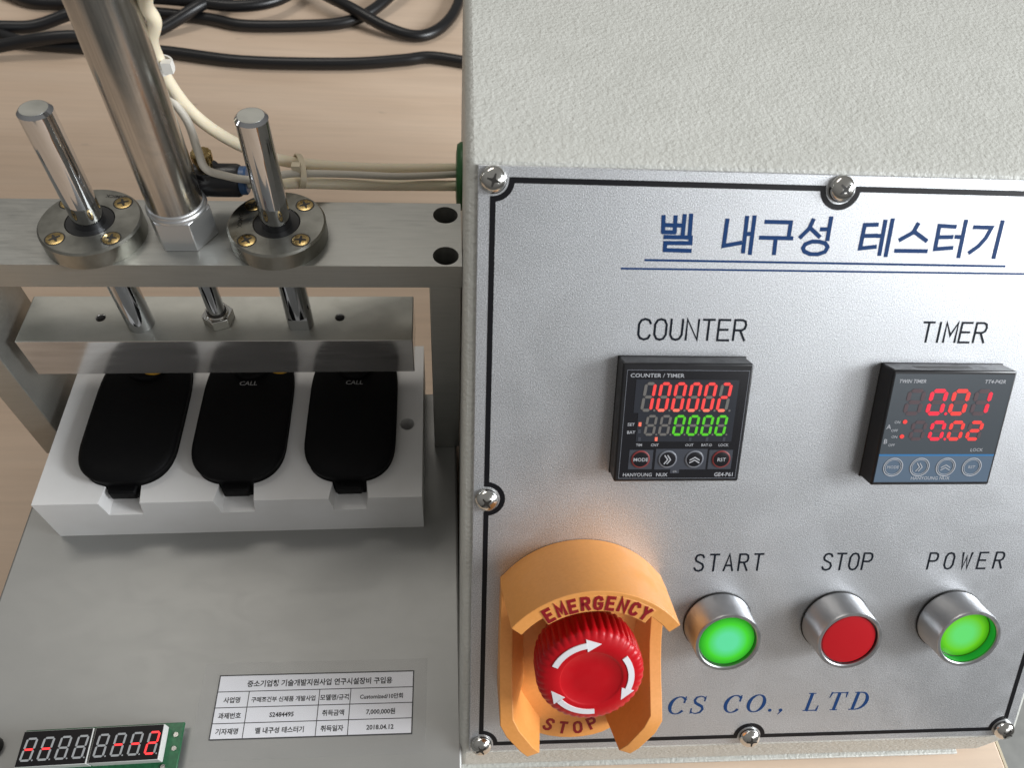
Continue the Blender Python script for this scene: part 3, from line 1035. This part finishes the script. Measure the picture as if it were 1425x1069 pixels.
RODS = [(-35.6, 16.4), (38.6, 16.2)]
for i, (x, y) in enumerate(RODS):
    rod = MB()
    zt = (203.5, 202.5)[i]
    if i == 0:
        rod.lathe([(6.1, 88.05), (6.1, zt - 1.2), (5.0, zt)], 40, (x, y))
    else:
        rod.lathe([(6.1, 88.05), (6.1, 97.0), (6.1, 97.1), (6.1, zt - 1.2), (5.0, zt)], 40, (x, y))
        rod.v = [(a, max(b, y - 4.3) if c < 97.05 else b, c) for a, b, c in rod.v]
    obj("guide_rod", rod, "chrome", press, PRESS, smooth=35)
    obj("rod_end_face", MB().lathe([(4.8, zt - .1), (4.8, zt + .06), (.6, zt + .02)], 32, (x, y)), "alu_light", press, PRESS)
    # flanged bushing
    fm = MB()
    seg = 64
    prof_ = [(20, 144.05), (20, 151.2), (19.2, 152.0), (9.7, 152.0), (9.55, 151.8), (9.55, 149.6)]
    fm.lathe(prof_, seg, (x, y))
    fb = obj("flange_bushing", fm, "steel", press, PRESS, smooth=35)
    obj("shaft_seal", MB().lathe([(9.5, 149.65), (9.5, 151.5), (9.2, 151.8), (6.35, 151.5)], 48, (x, y)), "black_rubber", fb, PRESS)
    for k in range(4):
        a = math.pi / 4 + k * math.pi / 2 + .02
        sx, sy = x + 15.1 * math.cos(a), y + 15.1 * math.sin(a)
        sm_ = MB().lathe([(3.45, 151.95), (3.4, 152.12), (2.6, 152.3), (1, 152.36)], 28, (sx, sy))
        for q in range(2):
            an = .4 + k * .9 + q * math.pi / 2
            pts = [(-2.3, -.3), (-.6, -.6), (.6, -.6), (2.3, -.3), (2.3, .3), (.6, .6), (-.6, .6), (-2.3, .3)]
            sm_.prism([(sx + px * math.cos(an) - py * math.sin(an), sy + px * math.sin(an) + py * math.cos(an)) for px, py in pts], 152.0, 152.41 + .01 * q, 1)
        obj("screw", sm_, ["brass", "slot"], fb, PRESS, smooth=40)
    fw = MB()
    if i == 0:
        fw.text_("SAMICK", x + 7.0, y + 15.6, 2.5, 152.03, 'CENTER', rot=math.pi * .97, bold=.02)
    else:
        fw.text_("SAMICK", x - 15.6, y + 1.0, 2.5, 152.03, 'CENTER', rot=-math.pi / 2 + .05, bold=.02)
    obj("flange_lettering", fw, "slot", fb, PRESS, smooth=0)
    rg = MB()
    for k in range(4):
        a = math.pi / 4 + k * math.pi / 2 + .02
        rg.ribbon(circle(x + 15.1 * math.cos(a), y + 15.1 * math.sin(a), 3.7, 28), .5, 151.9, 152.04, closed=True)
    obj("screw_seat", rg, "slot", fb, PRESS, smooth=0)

CX, CY = 0.2, 18.2
cyl = obj("air_cylinder", MB().lathe([(10.7, 160.5), (10.7, 320)], 64, (CX, CY)), "tube_steel", press, PRESS)
nt_ = MB().prism(hexa(CX, CY, 22.4, 0), 144.05, 158.4).lathe([(11.9, 158.0), (11.9, 159.6), (11.4, 160.1), (11.4, 161.2), (10.8, 161.8)], 48, (CX, CY))
obj("mounting_nut", nt_, "nut", cyl, PRESS, smooth=25, bevel=.5)
pr_ = obj("piston_rod", MB().lathe([(4.0, 88.05), (4.0, 131.2)], 32, (CX, CY + .3)), "chrome", press, PRESS)
ln_ = MB().prism(hexa(CX, CY + .3, 12.6, .35), 88.05, 93.6).lathe([(5.4, 93.5), (5.0, 94.6)], 28, (CX, CY + .3))
obj("lock_nut", ln_, "nickel", pr_, PRESS, smooth=25, bevel=.35)
obj("thread", MB().lathe([(4.5, 93.0), (4.5, 95.4), (4.1, 95.8)], 28, (CX, CY + .3)), "slot", pr_, PRESS)
for x in (-37.5, 24.5):
    obj("presser_pad", MB().lathe([(5.2, 58.2), (6.8, 60.4), (7.0, 62.95)], 32, (x, 13.6)), "yellow_pad", press, PRESS)
# flow control fitting on the cylinder
FX = PRESS @ T(8.0, 31.5, 161) @ Matrix.Scale(1.22, 4)
fit = MB()
RXm = Matrix.Rotation(math.radians(90), 4, 'Y')
fit.lathe([(5.6, -2), (5.6, 12), (5.2, 13.2)], 28)
fit.v = [tuple(RXm @ Vector(p)) for p in fit.v]
fit.lathe([(4.6, -3), (4.6, 5.4)], 24, (2.5, 0))
fc = obj("flow_control", fit, "meter", press, FX, bevel=.4)
br_ = MB()
br_.lathe([(4.8, 13.2), (4.8, 14.9), (4.2, 15.4)], 28)
br_.v = [tuple(RXm @ Vector(p)) for p in br_.v]
obj("release_ring", br_, "blue_plastic", fc, FX)
obj("adjusting_knob", MB().lathe([(2.6, 5.4), (2.6, 8.0), (3.4, 8.2), (3.4, 11.0), (2.8, 11.5)], 56, (2.5, 0), rfun=lambda r, z, a: r - (.25 if (z > 8 and math.cos(a * 14) < 0) else 0)), "brass", fc, FX, smooth=20)
obj("black_stud", MB().lathe([(4.2, 0), (4.2, 3.2), (3.2, 4.2)], 24, (-88.6, -149.0)), "black_rubber", press, PRESS)

# ------------------------------------------------------------------ white nest and the three bells
def bell_outline(k=1.0, grow=0.0):
    """blunt rounded outline with straight sides, y from -41 to 46"""
    pts = []
    nn = 64
    for i in range(nn):
        a = 2 * math.pi * i / nn
        c, s_ = math.cos(a), math.sin(a)
        ex = 2.0 / 2.65
        x = math.copysign(abs(c) ** ex, c) * 21.8
        y = math.copysign(abs(s_) ** ex, s_)
        y = y * 23.5 - 17.5 if y < -1e-6 else (y * 41.0 + 5.0 if y > 1e-6 else -6.5)
        pts.append((x * k + math.copysign(grow, x) * abs(c) ** .5, y * k + math.copysign(grow, y) * abs(s_) ** .5))
    return pts


BX = [-48.8, 4.6, 59.4]
nest = obj("bell_nest", MB().prism([(-88.4, -50.2), (95.6, -50.2), (95.6, 46), (-88.4, 46)], .05, 34), "white_plastic", None, PRESS, smooth=0)
cuts = []
for x in BX:
    cuts.append(MB().prism([(x + a, b) for a, b in bell_outline(1.0, .5)], 16, 40))
    nm_ = MB()
    nm_.add([(x - 7.6, -36, 23.6), (x + 7.6, -36, 23.6), (x + 8.4, -56, 21.5), (x - 8.4, -56, 21.5),
             (x - 8.2, -36, 40), (x + 8.2, -36, 40), (x + 11.0, -56, 40), (x - 11.0, -56, 40)],
            [(3, 2, 1, 0), (4, 5, 6, 7), (0, 1, 5, 4), (1, 2, 6, 5), (2, 3, 7, 6), (3, 0, 4, 7)])
    cuts.append(nm_)
cuts.append(MB().prism(circle(87.4, -7, 3.7, 24), 8, 40))
cut(nest, cuts)
bv = nest.modifiers.new("bevel", 'BEVEL'); bv.width = 1.0 * S; bv.segments = 3; bv.limit_method = 'ANGLE'; bv.angle_limit = math.radians(50)
tag(nest, "white plastic nest block holding the three black bells on the steel base", "block")

for x, lab in zip(BX, ("black call bell in the left pocket of the white block, farthest from the control box",
                       "black call bell in the middle pocket of the white block",
                       "black call bell in the right pocket of the white block, nearest the control box")):
    M = PRESS @ T(x, 0, 16.2)
    t = thing("call_bell", lab, "call bell", M, "black call bells under the press bar")
    mb = MB()
    rings = [(1.0, -.2, 0), (1.0, -.2, 20.0), (1.0, -.8, 21.8), (.98, -1.6, 23.4), (.94, -2, 24.6), (.84, -2, 25.7), (.5, -2, 26.6), (.18, -1, 26.8)]
    nn = 64
    vs, fs = [], []
    for k_, gr, z in rings:
        vs += [(a, b, z) for a, b in bell_outline(k_, gr)]
    for j in range(len(rings) - 1):
        for i in range(nn):
            fs.append((j * nn + i, j * nn + (i + 1) % nn, (j + 1) * nn + (i + 1) % nn, (j + 1) * nn + i))
    fs += [tuple(reversed(range(nn))), tuple((len(rings) - 1) * nn + i for i in range(nn))]
    mb.add(vs, fs)
    obj("shell", mb, "bell", t, M, smooth=50)
    obj("clip_tab", MB().prism([(-7, -36), (7, -36), (6.6, -44.0), (5.6, -44.8), (-5.6, -44.8), (-6.6, -44.0)], 11.5, 18.0), "bell", t, M, bevel=.8)
    obj("bell_button", MB().lathe([(10, 26.0), (10, 28.2), (9, 29.0), (3, 29.4)], 40, (0, 26)), "bell", t, M)
    if x > -20:
        cl = MB()
        cl.text_("CALL", 0, 12.6, 3.7, 27.0, 'CENTER', sx=1.05, shear=.1, bold=.015)
        obj("bell_lettering", cl, "bell_print", t, M, smooth=0)

# ------------------------------------------------------------------ inventory label on the base
LBM = PRESS @ T(2.3, -150.4, .12) @ Matrix.Rotation(math.radians(-.9), 4, 'Z')
lab = thing("asset_label", "white printed inventory label under clear film on the steel base", "label", LBM)
W_, H_ = 88.8, 27.4
obj("paper", MB().box(0, W_, 0, H_, 0, .12), "paper", lab, LBM, smooth=0)
gl = MB()
gl.ribbon([(0, 0), (W_, 0), (W_, H_), (0, H_)], .5, .1, .16, closed=True)
rows = [0, 6.6, 13.3, 20.2, H_]
for y in rows[1:4]:
    gl.ribbon([(.3, y), (W_ - .3, y)], .36, .1, .15)
colx = [0, 14.2, 46.0, 60.2, W_]
for x in colx[1:4]:
    gl.ribbon([(x, .3), (x, rows[3])], .36, .1, .155)
obj("grid_line", gl, "ink", lab, LBM, smooth=0)
ink = Words()
z_ = .15
ink.text("중소기업청 기술개발지원사업 연구시설장비 구입용", W_ / 2 + 1.5, 22.3, 3.15, z_, 'CENTER', bold=.028)
ROWT = [["기자재명", "벨 내구성 테스터기", "취득일자", "2018.04.12"], ["과제번호", "S2484495", "취득금액", "7,000,000원"],
        ["사업명", "구매조건부 신제품 개발사업", "모델명/규격", "Customized/10만회"]]
for r_, row in enumerate(ROWT):
    for c_, s_ in enumerate(row):
        ink.text(s_, (colx[c_] + colx[c_ + 1]) / 2, rows[r_] + 2.2, 2.75 if len(s_) < 12 else 2.5, z_, 'CENTER', bold=.028)
ink.build("label_lettering", "ink", lab, LBM)
obj("clear_film", MB().box(-7.5, 95.2, -8.5, 33.0, .2, .34), "cloth", lab, LBM, smooth=0)

# ------------------------------------------------------------------ little LED counter board
BM = PRESS @ T(-74.2, -163.6, 0) @ Matrix.Rotation(math.radians(.4), 4, 'Z')
led = thing("led_digit_board", "green circuit board with eight small red digits at the lower left corner", "circuit board", BM)
obj("circuit_board", MB().box(0, 66.2, -2, 19.6, 3.4, 5.0), "pcb", led, BM, bevel=.2)
for x in (3, 63):
    for y in (.5, 17):
        obj("standoff", MB().lathe([(2.2, .05), (2.2, 3.4)], 16, (x, y)), "nickel", led, BM)
DT = "-- " + "     "
for k, word in ((0, "--  "), (1, " --2")):
    x0 = 2.4 + k * 29.2
    mo = obj("display_module", MB().box(x0, x0 + 28.4, 3.8, 17.8, 5.05, 11.0), "module_side", led, BM, bevel=.15)
    obj("module_face", MB().box(x0 + .25, x0 + 28.0, 4.0, 17.6, 10.9, 11.2), "module_face", mo, BM)
    for i, ch in enumerate(word):
        dd = digit(mo, BM @ T(x0 + 1.2 + i * 6.9, 5.9, 11.2), ch, 4.6, 9.2, .8, .10, ["led_off", "led_red", "led_red"], dot=True)
dbs = MB()
for x, y in ((60.5, 2), (63.8, 9), (63.6, 14.5), (20, 1), (35, 1.2), (47, .8)):
    dbs.lathe([(1.1, 4.9), (1.0, 5.5)], 12, (x, y))
obj("solder_joint", dbs, "nickel", led, BM)

# ------------------------------------------------------------------ tubes, wire, ties
def cable(name, pts, r, mat, label, cat, seg=14, sub=8):
    p0 = pts[0]
    M = T(*p0)
    return tag(obj(name, MB().tube([(a - p0[0], b - p0[1], c - p0[2]) for a, b, c in pts], r, seg, sub=sub), mat, None, M, smooth=60), label, cat)


cable("air_tube", [[-104.8, 168.5, 250.0], [-112.9, 177.4, 236.0], [-113.3, 180.9, 228.0], [-117.3, 183.2, 220.0], [-119.0, 187.6, 211.0], [-118.7, 189.6, 200.0], [-115.8, 194.1, 185.0], [-109.0, 198.5, 172.0], [-99.2, 204.2, 160.0], [-83.2, 208.3, 151.0], [-50.6, 218.6, 141.0], [-7.6, 230.3, 133.5]],
      2.5, "cream_tube", "upper cream air tube curving down from the cylinder into the control box", "tube")
cable("air_tube", [[-100.0, 187.4, 157.0], [-95.0, 188.6, 155.0], [-89.4, 192.2, 151.0], [-82.2, 198.4, 148.0], [-50.0, 209.4, 139.0], [-7.6, 221.7, 130.0]],
      2.5, "cream_tube", "lower cream air tube from the blue fitting ring into the control box", "tube")
cable("sensor_wire", [[-122.0, 191.0, 196.0], [-115.5, 187.0, 186.0], [-112.6, 181.0, 176.5], [-110.8, 178.5, 170.0], [-104.9, 180.8, 165.0], [-96.5, 183.0, 161.5], [-89.1, 190.2, 157.5], [-81.5, 197.2, 154.0], [-61.8, 205.9, 147.5], [-37.1, 212.4, 142.0], [-7.6, 225.7, 134.0]],
      1.6, "wire", "thin grey wire running between the two cream air tubes", "wire", 10)


def tie(name, c, ax, rx, ry, rot, mat, label, head):
    M = T(*c)
    mb = MB()
    d = Vector(ax).normalized()
    e1 = d.cross(Vector((0, 0, 1))).normalized()
    e2 = d.cross(e1)
    nn = 28
    vs = []
    for i in range(nn):
        a = 2 * math.pi * i / nn
        for k, (off, gr) in enumerate(((-1.2, 0), (1.2, 0), (1.2, .7), (-1.2, .7))):
            p = e1 * (rx + gr) * math.cos(a) + e2 * (ry + gr) * math.sin(a) + d * off
            vs.append(p)
    fs = []
    for i in range(nn):
        j = (i + 1) % nn
        for k in range(4):
            fs.append((4 * i + k, 4 * j + k, 4 * j + (k + 1) % 4, 4 * i + (k + 1) % 4))
    mb.add(vs, fs)
    h = Vector(head)
    mb.box(h.x - 1.8, h.x + 1.8, h.y - 1.5, h.y + 1.5, h.z - 2, h.z + 2)
    return tag(obj(name, mb, mat, None, M, smooth=30), label, "cable tie")


tie("cable_tie", (-80.6, 203.0, 150.8), (1, .32, -.28), 8.6, 5.4, 0, "tie_cream", "yellowed cable tie bundling the two air tubes and the wire", (0, -4.5, 5.0))
tie("cable_tie", (-119.0, 188.2, 207.5), (0, .1, -1), 4.0, 4.0, 0, "tie", "white cable tie on the air tube beside the tall steel cylinder", (3.6, -3.0, 1.5))

# ------------------------------------------------------------------ black cables on the table
cz = TABLE_Z + 6.0
A = [[-465.2, 646.2], [-441.1, 632.7], [-411.1, 619.9], [-364.8, 615.9], [-289.5, 613.9], [-211.6, 602.2], [-118.6, 605.0], [-64.8, 614.9], [-37.4, 621.9], [0.9, 614.5], [60, 600]]
cable("power_cable", [(x, y, cz) for x, y in A], 5.6, "cable", "single black cable lying straight across the table behind the press", "cable")
coil = [(-560, 760, 0), (-505, 737, 0), (-460, 709, 0), (-431, 693, 0), (-394, 692, 0), (-323, 684, 0), (-259, 676, 0), (-222, 666, 0), (-167, 670, 0), (-125, 680, 0), (-98, 701, 3), (-71, 745, 8),
        (-50, 800, 6), (-60, 860, 0), (-120, 880, 0), (-190, 840, 0), (-177, 752, 4), (-151, 718, 9), (-119, 688, 11), (-81, 665, 4), (-49, 660, 0), (-24, 686, 0), (-10, 738, 0),
        (-12, 810, 0), (-60, 890, 9), (-130, 870, 11), (-144, 797, 9), (-171, 736, 9), (-195, 699, 9), (-232, 683, 10), (-282, 688, 11), (-330, 687, 11), (-379, 667, 6), (-414, 650, 0), (-443, 638, 4), (-478, 627, 4), (-560, 640, 0),
        (-590, 600, 0), (-520, 560, 0), (-440, 600, 4), (-380, 612, 11), (-341, 626, 6), (-304, 648, 0), (-263, 681, 11), (-239, 725, 4), (-226, 780, 0), (-240, 880, 0)]
cable("power_cable", [(x, y, cz + z) for x, y, z in coil], 5.6, "cable", "coiled black cable heaped in loops at the back of the table", "cable")

bpy.context.view_layer.update()
